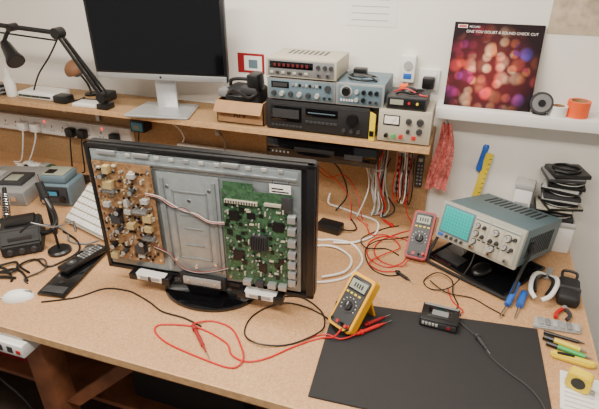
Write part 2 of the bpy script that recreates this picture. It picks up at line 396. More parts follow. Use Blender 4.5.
# ------------------------------------------------------------------ multimeter
def dmm(name,face,holster,body,L,Wd,Th,tilt,az,x,y,bright):
    b=B(name); w=Wd/2
    b.X=T(rz=-az)@T(rx=-tilt)
    b.prism(roundrect(-w,w,0,L,1.1),-Th,0,holster,'y',bev=.35)
    b.prism(roundrect(-w+.85,w-.85,.9,L-.9,.8),-Th-.35,-Th+.2,body,'y',bev=.12)
    b.box(-w+1.2,w-1.2,-Th-.5,-Th-.3,L-5.4,L-1.5,BLK,.1)
    b.box(-w+1.5,w-1.5,-Th-.56,-Th-.5,L-4.9,L-2.0,LCD)
    for i,xx in enumerate((-1.5,-.6,.3,1.2)): b.box(xx,xx+.5,-Th-.6,-Th-.56,L-4.2,L-2.8,BLK)
    for i in range(4): b.box(-w+1.4+i*1.5,-w+2.3+i*1.5,-Th-.6,-Th-.3,L-6.6,L-6.0,bright,.1)
    cz=L*.42
    b.cyl((0,-Th-.3,cz),2.2,.25,face,'y',n=28); b.cyl((0,-Th-.55,cz),1.5,.8,BLKM,'y',r2=1.25,n=24)
    b.box(-.3,.3,-Th-1.6,-Th-.5,cz-1.2,cz+1.3,DGR,.1); b.box(-.08,.08,-Th-1.65,-Th-1.5,cz+.3,cz+1.2,LBL)
    for i in range(10):
        a=math.radians(-120+i*26); b.box(2.6*math.sin(a)-.18,2.6*math.sin(a)+.18,-Th-.42,-Th-.33,cz+2.6*math.cos(a)-.1,cz+2.6*math.cos(a)+.1,LBL)
    for i,mt in enumerate((BLK,RED,BLK,RED)):
        xx=-w+1.35+i*(Wd-2.7)/3; b.cyl((xx,-Th-.3,1.9),.55,.25,mt,'y',n=14)
    for xx,mt in ((.9,BLK),(w-1.3,RED)):
        b.cyl((xx,-Th-.3,1.9),.45,2.0,mt,'y',n=12)
    b.X=Matrix()
    Xh=T(rz=-az)
    zt=L*.72*math.cos(math.radians(tilt)); yt=L*.72*math.sin(math.radians(tilt))
    b.prism([(yt-.4,zt),(yt+.3,zt),(yt+3.6,0),(yt+2.9,0)],-w+1.4,w-1.4,holster,'x',X=Xh)
    return b.done(x,y,.05)
dmm("digital_multimeter",DGR,YEL,DGR,17.5,8.8,3.6,41,28,-24.5,114.5,YEL2)
dmm("digital_multimeter",DGR,DRED,DGR,18.5,8.0,3.0,46,6,-8.5,159,YEL2)
# ------------------------------------------------------------------ oscilloscope
b=B("oscilloscope"); b.X=T(rx=-14)
b.box(0,29,1,34,0,13,SCOPE,.5)
b.box(-.3,29.3,-.4,1.6,-.3,13.3,SCOPEF,.5)
b.box(.6,28.4,-.6,-.3,.6,12.4,SCOPEF,.1)
b.box(1.0,12.4,-.95,-.5,2.4,12.5,BLUI,.3)
b.box(1.5,11.9,-1.05,-.9,3.0,12.0,SCR,.04)
for i in range(1,10): b.box(1.5+i*1.04-.025,1.5+i*1.04+.025,-1.08,-1.05,3.0,12,GRID)
for i in range(1,8): b.box(1.5,11.9,-1.08,-1.05,3.0+i*1.125-.025,3.0+i*1.125+.025,GRID)
b.box(1,3,-.9,-.6,1,2,BLU,.1)
for i in range(4): b.cyl((4.4+i*1.9,-.6,1.5),.5,.8,DGR,'y',n=12)
for x0,x1,z0,z1 in ((12.8,17.8,.9,12),(18.2,22.8,.9,12),(23.2,28,.9,12)): b.box(x0,x1,-.7,-.55,z0,z1,BEI,.05); b.box(x0,x1,-.74,-.7,z1-.9,z1-.5,BLUI)
for x,z,r in ((14,9.4,.8),(16.4,9.4,.55),(14,6.6,.9),(16.4,6.2,.55),(14,3.8,.8),(20.4,9.2,.95),(19.4,6,.6),(21.6,6,.6),(20.4,3.6,.95),(24.6,9,1.05),(26.8,9.4,.55),(24.4,5.8,.7),(26.6,5.8,.55)):
    b.cyl((x,-.7,z),r*1.25,.15,DGR,'y',n=18); b.cyl((x,-.85,z),r,1.2,(LGR,DGR)[r<.65],'y',r2=r*.85,n=18); b.box(x-.06,x+.06,-2.12,-2.04,z,z+r*.8,BLK)
for x in (14,20.4,26): b.cyl((x,-.6,1.9),.75,1.5,CHR,'y',n=14); b.cyl((x,-2.1,1.9),.3,.1,BLK,'y',n=8)
for i in range(7): b.box(15.2+i*1.7,16.1+i*1.7,-.95,-.7,4.6,4.95,BLK)
for i in range(12): b.box(29,29.15,6+i*1.9,6.9+i*1.9,2.5,10,BLKM)
for i in range(11): b.box(5+i*1.9,5.9+i*1.9,20,31,13,13.08,BLKM)
b.box(28.9,30.2,7,10,5,8,BLKM,.3); b.box(-1.2,.1,7,10,5,8,BLKM,.3)
b.tube([(-1,8.5,6.5),(-1,4,-2),(-1,1,-9.8),(4,.4,-10.6),(24,.4,-10.6),(30,1,-9.8),(30,4,-2),(30,8.5,6.5)],.55,BLKM,n=8,sub=4)
for x in (3,26): b.box(x-1,x+1,31.6,33.6,-2.2,0,BLKM,.2)
b.done(-2.6,160,11.6,rz=-28)
b=B("parts_tray"); b.box(0,32,0,27,0.02,.5,BLKG,.2); 
for a in ((0,32,0,.7),(0,32,26.3,27),(0,.7,0,27),(31.3,32,0,27)): b.box(a[0],a[1],a[2],a[3],.3,1.0,BLK,.2)
b.sph((19,7,1.6),3,BLK,(1,1.6,.55)); b.box(2,12,3,9,.5,1.2,DGR,.2)
b.done(-5,163,0,rz=-33)
# ------------------------------------------------------------------ shelf instruments
def feet(b,w,d,z):
    for x in (2,w-2):
        for y in (2,d-2): b.cyl((x,y,z-.0),.8,.6,BLKM,n=12)
b=B("cassette_deck"); w,d,h=39.5,20,11.4
feet(b,w,d,0); b.box(0,w,.4,d,.6,h,BLK,.3); b.box(-.2,w+.2,-.2,.6,.5,h+.1,BLKM,.15)
b.box(1.5,14,-.4,-.1,3.5,9.6,BLKG,.2); b.box(2.5,13,-.45,-.4,5,8.4,DGR); b.cyl((5.5,-.45,6.7),.9,.1,DGR,'y'); b.cyl((10,-.45,6.7),.9,.1,DGR,'y')
b.box(15.5,28,-.35,-.1,6.5,9.6,BLKG,.1); b.box(16.5,27,-.4,-.35,7.8,8.1,BLUI)
for i in range(8): b.box(15.6+i*1.55,16.9+i*1.55,-.5,-.1,3.8,4.8,DGR,.08)
for i in range(9): b.box(2+i*1.4,3+i*1.4,-.45,-.1,1.5,2.3,DGR,.05)
b.cyl((33.5,-.2,7),2.2,1.6,BLK,'y',r2=2.0,n=28); b.cyl((30.5,-.2,2.6),.7,1,DGR,'y'); b.cyl((33.3,-.2,2.6),.7,1,DGR,'y'); b.cyl((36,-.2,2.6),.7,1,DGR,'y')
for i in range(14): b.box(4+i*2.2,5+i*2.2,4,16,h,h+.05,BLKM)
b.box(.8,w-.8,-.3,-.2,10.2,10.4,DGR)
b.done(-71,172,40)
b=B("function_generator"); w,d,h=26,19,8.2
feet(b,w,d,0); b.box(0,w,.3,d,.6,h,GRY,.25); b.box(-.2,w+.2,-.2,.5,.5,h+.1,GRY,.15); b.box(.7,w-.7,-.35,-.1,1.1,h-.5,BLUI,.1)
b.box(1.5,8.5,-.5,-.3,4.8,7.2,BLKG,.1); b.box(2.2,7.8,-.55,-.5,5.3,6.7,DGR)
for i in range(9): b.box(9.6+i*1.3,10.5+i*1.3,-.7,-.3,5.8,6.8,(GRY,LGR,BLK)[i%3],.08)
for i,x in enumerate((2.6,5.8,9.2,12.6,16,19.4)): b.cyl((x,-.35,2.9),.95,1.3,(DGR,LGR)[i%2],'y',r2=.8,n=18)
for x in (22.2,24.3): b.cyl((x,-.35,2.5),.5,1.1,CHR,'y',n=12)
b.cyl((23.4,-.35,6),1.1,1.2,DGR,'y')
b.done(-70.5,172.5,51.45)
b=B("frequency_counter"); w,d,h=26.5,19,7.2
feet(b,w,d,0); b.box(0,w,.3,d,.6,h,BEI,.3); b.box(-.2,w+.2,-.3,.5,.5,h+.1,BEI,.2); b.box(.7,w-.7,-.4,-.2,1.0,h-.5,GRY,.1)
b.box(1.4,18,-.5,-.35,3.7,6.2,BLKG,.1)
for i in range(8): b.box(3+i*1.75,3.9+i*1.75,-.54,-.5,4.4,5.5,LEDD)
for i in range(7): b.box(1.6+i*2.2,2.9+i*2.2,-.7,-.35,1.8,2.7,(BEI,DGR)[i%2],.08)
for x,z in ((20,5),(22.5,5),(24.7,5)): b.cyl((x,-.4,z),.7,1,DGR,'y',n=14)
for x in (20.3,23.6): b.cyl((x,-.4,2.3),.55,1.2,CHR,'y',n=12)
for i in range(8): b.box(5+i*2,6+i*2,9,16,h,h+.05,DGR)
b.done(-70.8,172.3,59.75)
b=B("signal_generator"); w,d,h=17,20,8.4
feet(b,w,d,0); b.box(0,w,.3,d,.6,h,BLUI,.3); b.box(-.2,w+.2,-.2,.5,.5,h+.1,SIL,.15); b.box(.6,w-.6,-.35,-.1,1.1,h-.5,BLUI,.1)
b.cyl((3.6,-.3,5.6),1.7,1.3,BLK,'y',r2=1.4,n=24); b.cyl((3.6,-.2,5.6),2.2,.2,LGR,'y',n=24)
for x,z in ((7.5,5.8),(10,5.8),(12.4,5.8),(14.6,5.8),(7.5,3),(10,3)): b.cyl((x,-.35,z),.75,1.1,(BLK,LGR)[int(x)%2],'y',n=14)
for i in range(5): b.box(1.6+i*1,2.3+i*1,-.6,-.3,2,2.8,WHT,.06)
for x in (12.6,14.7): b.cyl((x,-.35,2.6),.55,1.2,CHR,'y',n=12)
b.done(-44.0,172.5,51.45)
b=B("scope_probe_bundle")
b.tube([(-41,178,60.5),(-38,174.5,60.8),(-33,175,60.6),(-31,180,60.7),(-36,184,60.6),(-41,181,61.1),(-39,177,61.4),(-33,178,61.2),(-30.5,176,60.4)],.35,BLK,n=6)
b.cyl((-40,182,60.6),.7,7,BLK,'x',r2=.4,n=12); b.cyl((-36.5,178,60.6),.6,6,BLUI,'x',n=10)
b.box(-41,-36,184.5,188,59.9,62.4,BLK,.4); b.done()
b=B("bench_power_supply"); w,d,h=18,17,12
feet(b,w,d,0); b.box(0,w,.3,d,.6,h,BEI,.3); b.box(-.2,w+.2,-.2,.5,.5,h+.1,BEI,.2); b.box(.8,w-.8,-.35,-.1,1.2,h-.6,BEI,.1)
b.box(1.6,7.4,-.5,-.3,6.6,10.4,BLK,.1); b.box(2,7,-.55,-.5,7.2,10,LBL); b.tube([(4.5,-.6,7.4),(6,-.6,9.4)],.06,RED,n=4,smooth=False)
for x,z,r in ((10.5,8.6,1.1),(14.4,8.6,1.3),(10.5,5,.7),(14.4,5.2,1.1)): b.cyl((x,-.35,z),r,1.2,DGR,'y',r2=r*.85,n=18)
for x,mt in ((3,BLK),(5.6,GRN),(8.2,RED)): b.cyl((x,-.35,3),.7,1.5,mt,'y',n=12)
b.box(12,13.4,-.8,-.3,2,3.4,RED,.1)
b.done(-27.8,171.5,40)
b=B("component_tester"); b.box(0,14,0,13,.0,4.6,DGR,.4); b.box(.6,13.4,-.15,0.05,.5,4.1,BLK,.1); b.box(1.4,6,-.25,-.1,1.8,3.6,LCD)
for i in range(4): b.cyl((8+i*1.4,-.1,2.6),.45,.5,(RED,BLK,YEL2,BLK)[i],'y',n=10)
b.tube([(3,3,4.9),(5,1,6),(9,2,5.4),(12,5,6.2),(10,9,5.1),(5,8,5.4)],.35,BLK,n=6); b.tube([(2,5,4.9),(6,4,6.5),(11,3,5),(13.8,2,5)],.25,RED,n=6)
b.sph((7,7,4.6),2.4,BLK,(1.3,1,.8),half=True); b.box(3,6,8,11,4.6,6.6,ORG,.3)
b.done(-26.0,172.5,52.1)
b=B("disc_player"); b.box(-71.5,-28,172.5,189.5,28.9,36.3,BLK,.3); b.box(-71.7,-27.8,172,172.9,28.7,36.2,BLKG,.15)
b.box(-60,-44,171.85,172.05,32,33.6,BLKM,.05); b.box(-40,-33,171.85,172.05,31,33,DGR)
for i in range(5): b.cyl((-69+i*1.6,172,31),.4,.3,GRY,'y',n=10)
for x in (-66,-34): b.box(x-1,x+1,176,188,36.2,37.98,BLK)
b.done()
b=B("spirit_level"); b.prism([(-31.0,40.1),(-28.9,40.1),(-28.8,50),(-30.9,51)],170.2,170.9,YEL2,'y',bev=.15); b.box(-30.8,-29.2,170.0,170.2,42,44,BLK); b.done()
b=B("cardboard_box"); 
b.box(0,20,0,.4,0,9,CARD);b.box(0,20,15.6,16,0,9,CARD);b.box(0,.4,0,16,0,9,CARD);b.box(19.6,20,0,16,0,9,CARD);b.box(0,20,0,16,0,.4,CARD)
b.box(0,20,0,5,0,.25,CARD,X=T(0,0,9,rx=-130))
b.text("R/V",4,BLK,T(7,-.05,2.5)@TX); 
b.done(-93,173,40)
b=B("camera_bag"); b.box(2.2,17.5,2,14,.5,13,BLKM,2.2,seg=3); b.box(3.5,14,.6,3,3,11,BLK,1,seg=3)
b.tube([(3,8,12),(4,7,15),(10,6,16),(15,7,15),(16.5,8,12)],.7,BLKM,n=8); b.tube([(5,1,11),(9,-.5,13),(14,0,10.5),(17,2,12)],.6,BLK,n=8)
b.box(10,17.5,0.8,5,11,14.5,DGR,1); b.box(14,19,1,8,11,18,BLK,1,X=T(ry=-4)); b.box(0.5,4.5,1,9,9.5,12.5,GRY,.5)
b.done(-93,173,40.45)
b=B("wall_notice"); b.box(-93,-81,194.8,195,55,63,DRED); b.box(-90,-82,194.7,194.8,56,62,LBL); b.box(-88,-84,194.65,194.7,57,60.5,BLUI); b.done()
b=B("wall_paper_note"); b.box(-47,-28,194.85,195,76,92,LBL); 
for i in range(5): b.box(-45,-31,194.82,194.86,78+i*2.4,78.3+i*2.4,LGR)
b.done()
b=B("wall_poster"); b.box(23,60,194.85,195,76.5,98,PAPB); b.box(25,58,194.82,194.86,79,96,M("poster_ink",(.5,.40,.30),.8,noise=(30,.3))); b.done()
b=B("record_sleeve"); b.box(0,29.5,0,.35,0,28.8,bokeh_mat()); 
b.text("ONE YOU DOUBT & SOUND CHECK CUT",1.25,LBL,T(4.2,-.04,25.4)@TX); b.text("RECORD",.9,LBL,T(5,-.04,27.1)@TX); b.box(1.2,4.4,-.03,0,26.9,28,LBL); b.box(1.5,4.1,-.05,-.03,27.1,27.8,RED)
b.done(-7.2,187.5,51.1,rx=-13)
b=B("wall_socket"); b.box(-18,-10,193.8,195,54,62,WHT,.4); b.box(-12.4,-11.2,193.5,193.9,59,60.6,WHT,.1)
b.box(-16,-11.5,190.3,193.8,55.2,59.6,BLK,.7); b.tube([(-13.7,191,55.5),(-13.5,190.5,51),(-12,191,46),(-11,192,40.4)],.35,BLK); b.done()
b=B("plug_in_timer"); b.box(-24.5,-19,191,195,57,67,WHT,.7); b.cyl((-21.7,191,63.5),1.6,.5,LGR,'y',n=20); b.box(-23.2,-20.2,190.8,191,58.5,60.5,BLU,.1)
b.tube([(-21.7,192,57.3),(-21.5,192,50),(-22,191.5,44),(-21,191,40.3)],.3,WHT); b.done()
def sockets(name,x0,x1,z0,z1,plugs,redx=()):
    b=B(name); b.box(x0,x1,190.4,193.58,z0,z1,WHT,.5); n=int((x1-x0)//15)
    for i in range(n):
        cx=x0+7.5+i*15; b.box(cx-7,cx+7,190.1,190.5,z0+.8,z1-.8,WHT,.3)
        for q in (-3.4,3.4):
            b.box(cx+q-.3,cx+q+.3,190.0,190.15,z0+4.2,z0+5.2,DGR); b.box(cx+q-1.2,cx+q-.6,190.0,190.15,z0+2.4,z0+2.8,DGR); b.box(cx+q+.6,cx+q+1.2,190.0,190.15,z0+2.4,z0+2.8,DGR)
    for x in redx: b.box(x-.5,x+.5,189.9,190.2,z1-2.2,z1-1,LEDR,.1)
    for (x,mt,ex,ey) in plugs:
        zc=(z0+z1)/2-.6
        b.box(x-2.4,x+2.4,186.6,190.2,zc-2.3,zc+2.3,mt,.8); b.tube([(x,187.6,zc-2),(x,186.5,zc-6),((x+ex)/2,(187+ey)/2,1.5),(ex,ey,.45)],.35,mt)
    b.done()
sockets("socket_trunking",-246,-150,16,24.5,((-184,BLK,-185,182),(-177,BLK,-178,184),(-214,WHT,-222,184),(-206,WHT,-219,182),(-158,BLK,-156,180)),(-201,-166))
sockets("socket_trunking",-125,-80,12,20,((-117,WHT,-118,182),(-94,BLK,-90,180),(-86,WHT,-84,180)))
b=B("battery_charger"); b.box(-147,-139,187,193.58,24.6,30.5,BLK,.7); b.box(-146,-140,186.8,187.1,25.4,29.4,CYAN,.3); b.box(-144.5,-141.5,186.6,186.9,26.2,28.2,LCD)
b.tube([(-143,188,24.8),(-143,187,18),(-139,188,8),(-136,186,.5)],.3,BLK); b.done()
b=B("wall_cables")
for P_,r_,mt in (([(-160,192.6,33),(-145,192,31),(-130,192,34),(-112,192,30),(-98,192,33),(-85,192,29)],.3,BLK),([(-150,192.4,36),(-138,191.6,33),(-125,191,29),(-121,191,24),(-122,191,21)],.3,WHT),
    ([(-110,191.6,35),(-104,191,29),(-100,191,24),(-101,189,10),(-98,184,.5)],.3,GRY),([(-76,191.5,27),(-60,191,24),(-48,191,20),(-42,189.5,8),(-46,186,.5)],.35,BLK),([(-70,191.5,27),(-56,191,22),(-45,191.4,24),(-36,191.4,22),(-33,190,12),(-36,184,.5)],.3,WHT),
    ([(-66,191.5,25),(-55,190.5,18),(-46,190,12),(-40,188,5),(-38,180,.4)],.22,RED),([(-62,191.5,23),(-52,190.5,14),(-44,190,16),(-38,190,9),(-34,184,.4),(-30,178,.4)],.22,RED)):
    b.tube(P_,r_,mt)
b.done()
# ------------------------------------------------------------------ monitor (top left)
b=B("desktop_monitor")
b.box(0,57,0,3,0,33,BLK,.6); b.box(1.4,55.6,-.15,.1,3.4,32,SCREENM); b.box(.5,56.5,-.22,.1,.2,2.6,SIL,.15); b.cyl((28.5,-.22,1.4),.5,.05,BLK,'y',n=14)
b.box(23,34,3,6,8,24,BLK,.8); b.box(24,33,3.2,4.4,-12.2,12,ALU,.3)
b.prism([(14,-9),(42,-9),(40,10),(16,10)],-13.4,-12.1,ALU,bev=.5)
b.done(-147.5,172,53.45,rz=9)
b=B("notepad"); b.box(0,12,0,8,0,1.2,LBL,.1); b.box(0,12,7,8,1.2,1.4,DGR); b.done(-163,171.2,40.02,rz=4)
b=B("desk_lamp")
b.box(-149.5,-144,170.5,176,40.02,42.5,BLK,.5); b.cyl((-147,173,42.4),1.4,3,BLK,n=14)
def arm(p,q,off=1.1):
    for s in (-off,off):
        b.tube([(p[0],p[1]+s,p[2]),(q[0],q[1]+s,q[2])],.7,BLK,n=8,smooth=False)
A=(-147,173,45);E1=(-159,168,71.5);E2=(-200,163,75)
arm(A,E1); arm(E1,E2)
b.tube([(A[0]+3,A[1],A[2]+1),(E1[0]+3,E1[1],E1[2]-2)],.5,BLK,n=8,smooth=False)
b.tube([(E1[0]-2,E1[1],E1[2]-3),(E2[0]+2,E2[1],E2[2]-3)],.4,BLK,n=6,smooth=False)
b.tube([(E1[0]+1,E1[1],E1[2]),(-166,168,62),(-174,168,54),(-181,170,46)],.35,BLK)
for P_ in (A,E1): b.cyl((P_[0],P_[1]+2.1,P_[2]),2.2,4.2,BLK,'y',n=18)
XH=T(-176,160,60.5,rx=-20,ry=-50)
b.cyl((0,0,0),0,0,BLK,rings=[(3.6,0),(3.6,1.2),(2.9,3),(2.2,9),(1.6,11)],n=28,X=XH)
b.cyl((0,0,-.15),3.1,.2,DGR,n=28,X=XH)
b.tube([(-184,163.5,67),(-182,165,71),(-180,166,73)],.8,BLK,n=8)
b.cyl((-180,168,73),1.6,4,BLK,'y',n=16)
b.done()
b=B("clamp_lamp"); b.sph((0,0,0),4.8,BRN,(1,1,.8),X=T(-169,184,53,rx=35,ry=-10),half=True); b.sph((0,0,-.6),3.2,GRY,X=T(-169,184,53,rx=35,ry=-10))
b.tube([(-169,186,56),(-173,189,52),(-169,190,45),(-167,189,40.8)],.5,BLK); b.cyl((-167,189,40.02),3,.8,BLK); b.done()
b=B("router"); b.box(-196,-176,174,186,40.02,43,WHT,.8); b.box(-195,-177,173.8,174.1,41,42,DGR,.1)
for x in (-193,-188,-183): b.box(x,x+.5,173.7,173.9,41.3,41.7,GRN)
b.done()
b=B("power_adapter"); b.box(-174,-167,172,178,40.02,43.5,BLK,.8); b.tube([(-167.2,175,41),(-165.5,178,40.6),(-166,183,40.5)],.35,BLK); b.done()
b=B("battery_pack"); b.box(-158.5,-151.5,182,188,40.02,44,DGR,.8); b.box(-157,-153,181.8,182.1,41,43,TAN,.1); b.done()
b=B("glue_bottle"); b.cyl((-201,176,40.02),2.4,9,WHT,n=18,rings=[(2.3,0),(2.4,.4),(2.4,7.5),(1.2,9.5),(1.1,11),(.5,13)]); b.done()
b=B("cable_coil")
for k in range(4): b.torus((0,0,.5+k*.8),5.5+.5*math.sin(k*2),.45,(BLK,GRY)[k%2],X=T(-211,178,40.02))
b.done()
# ------------------------------------------------------------------ right shelf things
b=B("small_round_speaker"); b.X=T(25.2,187,54.9,rx=-12); b.cyl((0,0,0),3.7,2.2,DGR,'y',n=28); b.cyl((0,-2.2,0),3.0,.2,GRY,'y',n=28); b.cyl((0,-2.4,0),1.2,.3,BLK,'y',n=18); b.X=Matrix(); b.box(23,27.6,186,189,51.05,51.8,BLK,.2); b.done()
b=B("tape_roll"); b.ring((31,187,51.05),3,2,3.4,WHT,CARD); b.done()
b=B("tape_roll"); b.ring((0,0,0),3.6,2.6,5.4,ORG,CARD); b.done(37.2,188,51.05)
# ------------------------------------------------------------------ things on the wall panel, centre right
b=B("hanging_cable_bundle")
R=random.Random(2)
for i,mt in enumerate((LGR,WHT,LGR,BEI,WHT,RED,GRY,LGR,BLK)):
    x=-32+i*.7; q=lambda s: R.uniform(-s,s)
    b.tube([(x,191.0,37),(x+q(1),190.6+q(.5),30),(x+q(1.4),189.5+q(.8),22),(x+q(1.6),189+q(1),13),(x+2+q(2),188+q(1.5),5),(x+1,187+q(1),.9),(x+3.5+q(2),189,4),(x+q(1.5),190,14),(x+1+q(1),190.9,26)],.3,mt,n=6,sub=7)
b.torus((0,0,0),1.6,.4,LGR,X=T(-29.5,189.3,21)); b.cyl((-30,193.6,37),.3,3,CHR,'y',n=8)
b.done()
b=B("cable_organiser_rack"); b.box(-23,-16.2,192.4,193.58,10,34,BEI,.2)
for i in range(8):
    for j in range(2): b.cyl((-21.5+j*3.6,192.4,12+i*2.8),.8,.12,DGR,'y',n=12)
for i,mt in enumerate((RED,BLK,WHT,DRED,BLK)):
    x=-22.4+i*1.4; b.tube([(x,191.6,31),(x+.5,190.5,24),(x-.6,190,14+i),(x+.8,189.5,7),(x+2,189,12),(x+1.2,191,27)],.25,mt,n=6)
b.done()
b=B("remote_control"); b.box(-14.6,-11.6,192.0,193.55,14,28,DGR,.5)
for r in range(6):
    for c in range(2): b.box(-14+c*1.3,-13.2+c*1.3,191.8,192.05,15.4+r*1.6,16.2+r*1.6,GRY,.05)
b.box(-14,-12.2,191.8,192.05,25.6,27,LCD,.1); b.done()
b=B("cleaning_cloth")
vs=[];fs=[];nx,nz=10,16
for j in range(nz+1):
    t=j/nz; ww=2.2+3.6*math.sin(min(1,t*1.3)*math.pi/2)
    for i in range(nx+1):
        u=i/nx-.5; vs.append((-5.0+u*ww*1.4+.8*math.sin(t*5),187.5+1.1*math.sin(u*14+t*3)+.3*t,44-t*27-1.4*abs(u)*2*t))
for j in range(nz):
    for i in range(nx): a=j*(nx+1)+i; fs.append((a,a+1,a+nx+2,a+nx+1))
b.add(vs,fs,CLOTH); b.add([(v[0],v[1]+.5,v[2]) for v in vs],fs,CLOTH); b.cyl((-5.0,195,44),.3,8,CHR,'y',n=8); b.done(angle=80)
b=B("steel_ruler"); b.prism([(7.0,0),(9.8,0),(13.9,31.5),(11.0,31.8)],193.0,193.3,YEL2,'y'); 
for i in range(14): b.box(8.0+i*.28+1,8.9+i*.28+1,192.95,193,2+i*2.1,2.25+i*2.1,BLK)
b.done(0,.6,.02)
b=B("screwdriver"); b.X=T(6.0,190.6,.4,rx=-8,ry=8); b.cyl((0,0,12),1.1,9,BLU,n=12,rings=[(.8,12),(1.2,13),(1.1,20),(1.3,22),(.9,23)]); b.cyl((0,0,0),.3,12,CHR,n=8); b.done()
b=B("storage_box"); b.box(31,45.5,181.5,194.6,.02,12,WHT,.6); b.box(30.8,45.7,181.3,194.8,10.6,12.4,LGR,.4); b.done()
b=B("cd_stack"); R=random.Random(11); z=.02
for k in range(13):
    ax=R.uniform(-16,16); dx=R.uniform(-1.3,1.3); dy=R.uniform(-.5,.5)
    if k%3==1:
        rr=R.uniform(5.4,6.4); hh=R.uniform(.9,1.8)
        b.cyl((dx,dy,z),rr,hh,R.choice((BLK,DGR,BLKM)),n=30); b.cyl((dx,dy,z+hh),rr*.9,.08,R.choice((GRY,BLKM)),n=30); b.torus((dx,dy,z+hh*.5),rr,.14,LGR); z+=hh+.1
    else:
        b.box(-6.2,6.2,-5.4,5.4,0,1.1,R.choice((BLK,BLK,DGR,BLKM)),.15,X=T(dx,dy,z,rz=ax))
        b.box(-6.0,6.0,-5.45,5.3,1.1,1.5,R.choice((GRY,BLK,LGR,DGR,BEI)) if k<12 else BLK,X=T(dx,dy,z,rz=ax)); z+=1.52
b.tube([(-4,-3,z+.35),(1,-4.5,z+.35),(5,0,z+.35),(1,4,z+.35),(-4,2,z+.35),(-2,-2,z+.6),(4,-2,z+.35)],.35,BLK); 
b.done(38.4,187.6,12.4)
b=B("storage_tin"); b.box(-3.2,3.2,-3.2,3.2,0,23,WHT,.8,X=T(27,190.4,.02,rz=-10)); b.box(-3.4,3.4,-3.4,3.4,21,23.6,LGR,.6,X=T(27,190.4,.02,rz=-10)); b.box(-2.4,2.4,-3.3,-3.2,6,16,LGR,X=T(27,190.4,.02,rz=-10)); b.done()
# ------------------------------------------------------------------ right bench clutter
b=B("wire_strippers"); b.X=T(35,156.5,.05,rz=-15)
for s,mt in ((1,WHT),(-1,WHT)):
    b.tube([(s*.4,6,1),(s*3.0,3,3),(s*3.8,-3,4.2),(s*3.0,-9,3.6),(s*1.0,-11,2.4)],.75,mt,n=8)
    b.tube([(s*.4,6,1.2),(s*2.1,3,2.2),(s*2.6,-3,3.4),(s*1.8,-8,2.8)],.65,BLK,n=8)
b.prism([(-1.5,5),(1.5,5),(.8,12),(-.8,12)],.2,1.4,SIL,bev=.2); b.done()
b=B("tool_case"); b.X=T(41.8,153,0,rz=-8); b.box(-3.4,3.4,-6,7,.05,4.4,BLKM,1.5,seg=3); b.box(-3.5,3.5,-1,1,2,4.5,DGR,.6); b.tube([(-2,7,2.5),(-2,9.5,4.2),(2,9.5,4.2),(2,7,2.5)],.5,BLK); b.done()
b=B("soldering_iron"); 
b.tube([(22.8,141.4,1.1),(24.4,146,2.6),(25.6,150,4.4)],1.0,BLU,n=12,smooth=False); b.tube([(22.8,141.4,1.1),(20.5,134.8,.9)],.3,CHR,n=8,smooth=False); b.done()
b=B("screwdriver"); b.tube([(26.5,142,1.25),(28.2,149,1.6)],1.15,BLU,n=10,smooth=False); b.tube([(26.5,142,1.25),(25,136,.5)],.3,CHR,n=8,smooth=False); b.done()
b=B("pliers"); 
for s in (-1,1): b.tube([(40+s*.3,145.4,1),(39.5+s*1.9,142.6,1),(38.5+s*1.6,139.9,1)],.6,RED if s<0 else DGR,n=8)
b.prism([(39,145),(41,145),(40.6,146.4),(39.8,146.4)],.4,1.6,SIL); b.done()
b=B("battery_bag"); b.prism([(30,133.6),(43.5,134.8),(44,138.9),(31,138.9)],.05,1.1,CLR,bev=.3)
for i in range(6): b.box(31.6+i*2,33.1+i*2,134.8,138,1.0,1.6,(SIL,GRY,LGR)[i%3],.3)
b.done()
def pen(name,p,q,r,mt,tip=CHR):
    b=B(name); p=Vector(p);q=Vector(q); d=(q-p)
    b.tube([p,p+d*.84],r,mt,n=10,smooth=False); b.tube([p+d*.84,q],r*.75,tip,n=10,smooth=False,r2=.08)
    b.tube([p+d*.0,p+d*.25],r*1.12,BLK,n=10,smooth=False); b.done()
pen("screwdriver",(32.5,129.6,1.0),(44,126.9,.7),.8,YEL2)
pen("screwdriver",(33.2,127.2,.9),(45,124.4,.7),.7,GRN)
pen("marker_pen",(33,132.2,.7),(44,130.6,.6),.5,BLK,DGR)
b=B("utility_knife"); b.prism([(33.8,122),(44,120.6),(45.6,121.5),(45.3,122.8),(34.2,124.4)],.05,1.6,YEL2,bev=.4); b.box(35.5,40,122.4,123.4,1.5,1.9,BLK,.2); b.done()
b=B("paper_sheet"); b.box(-5,5,-7,7,.02,.12,LBL); 
for i in range(7): b.box(-4,3,-5.6+i*1.6,-5.3+i*1.6,.12,.14,LGR)
b.done(40.3,110.5,0,rz=-6)
b=B("tape_measure"); b.prism(roundrect(-3,3,0,5.4,1.4),-1.6,1.6,YEL2,'y',bev=.4); b.cyl((0,-1.6,2.8),1.7,.15,BLK,'y',n=24); b.box(2.4,4.2,-.9,.9,0.05,.5,CHR,.1); b.done(39.5,112.5,.16,rz=-20)
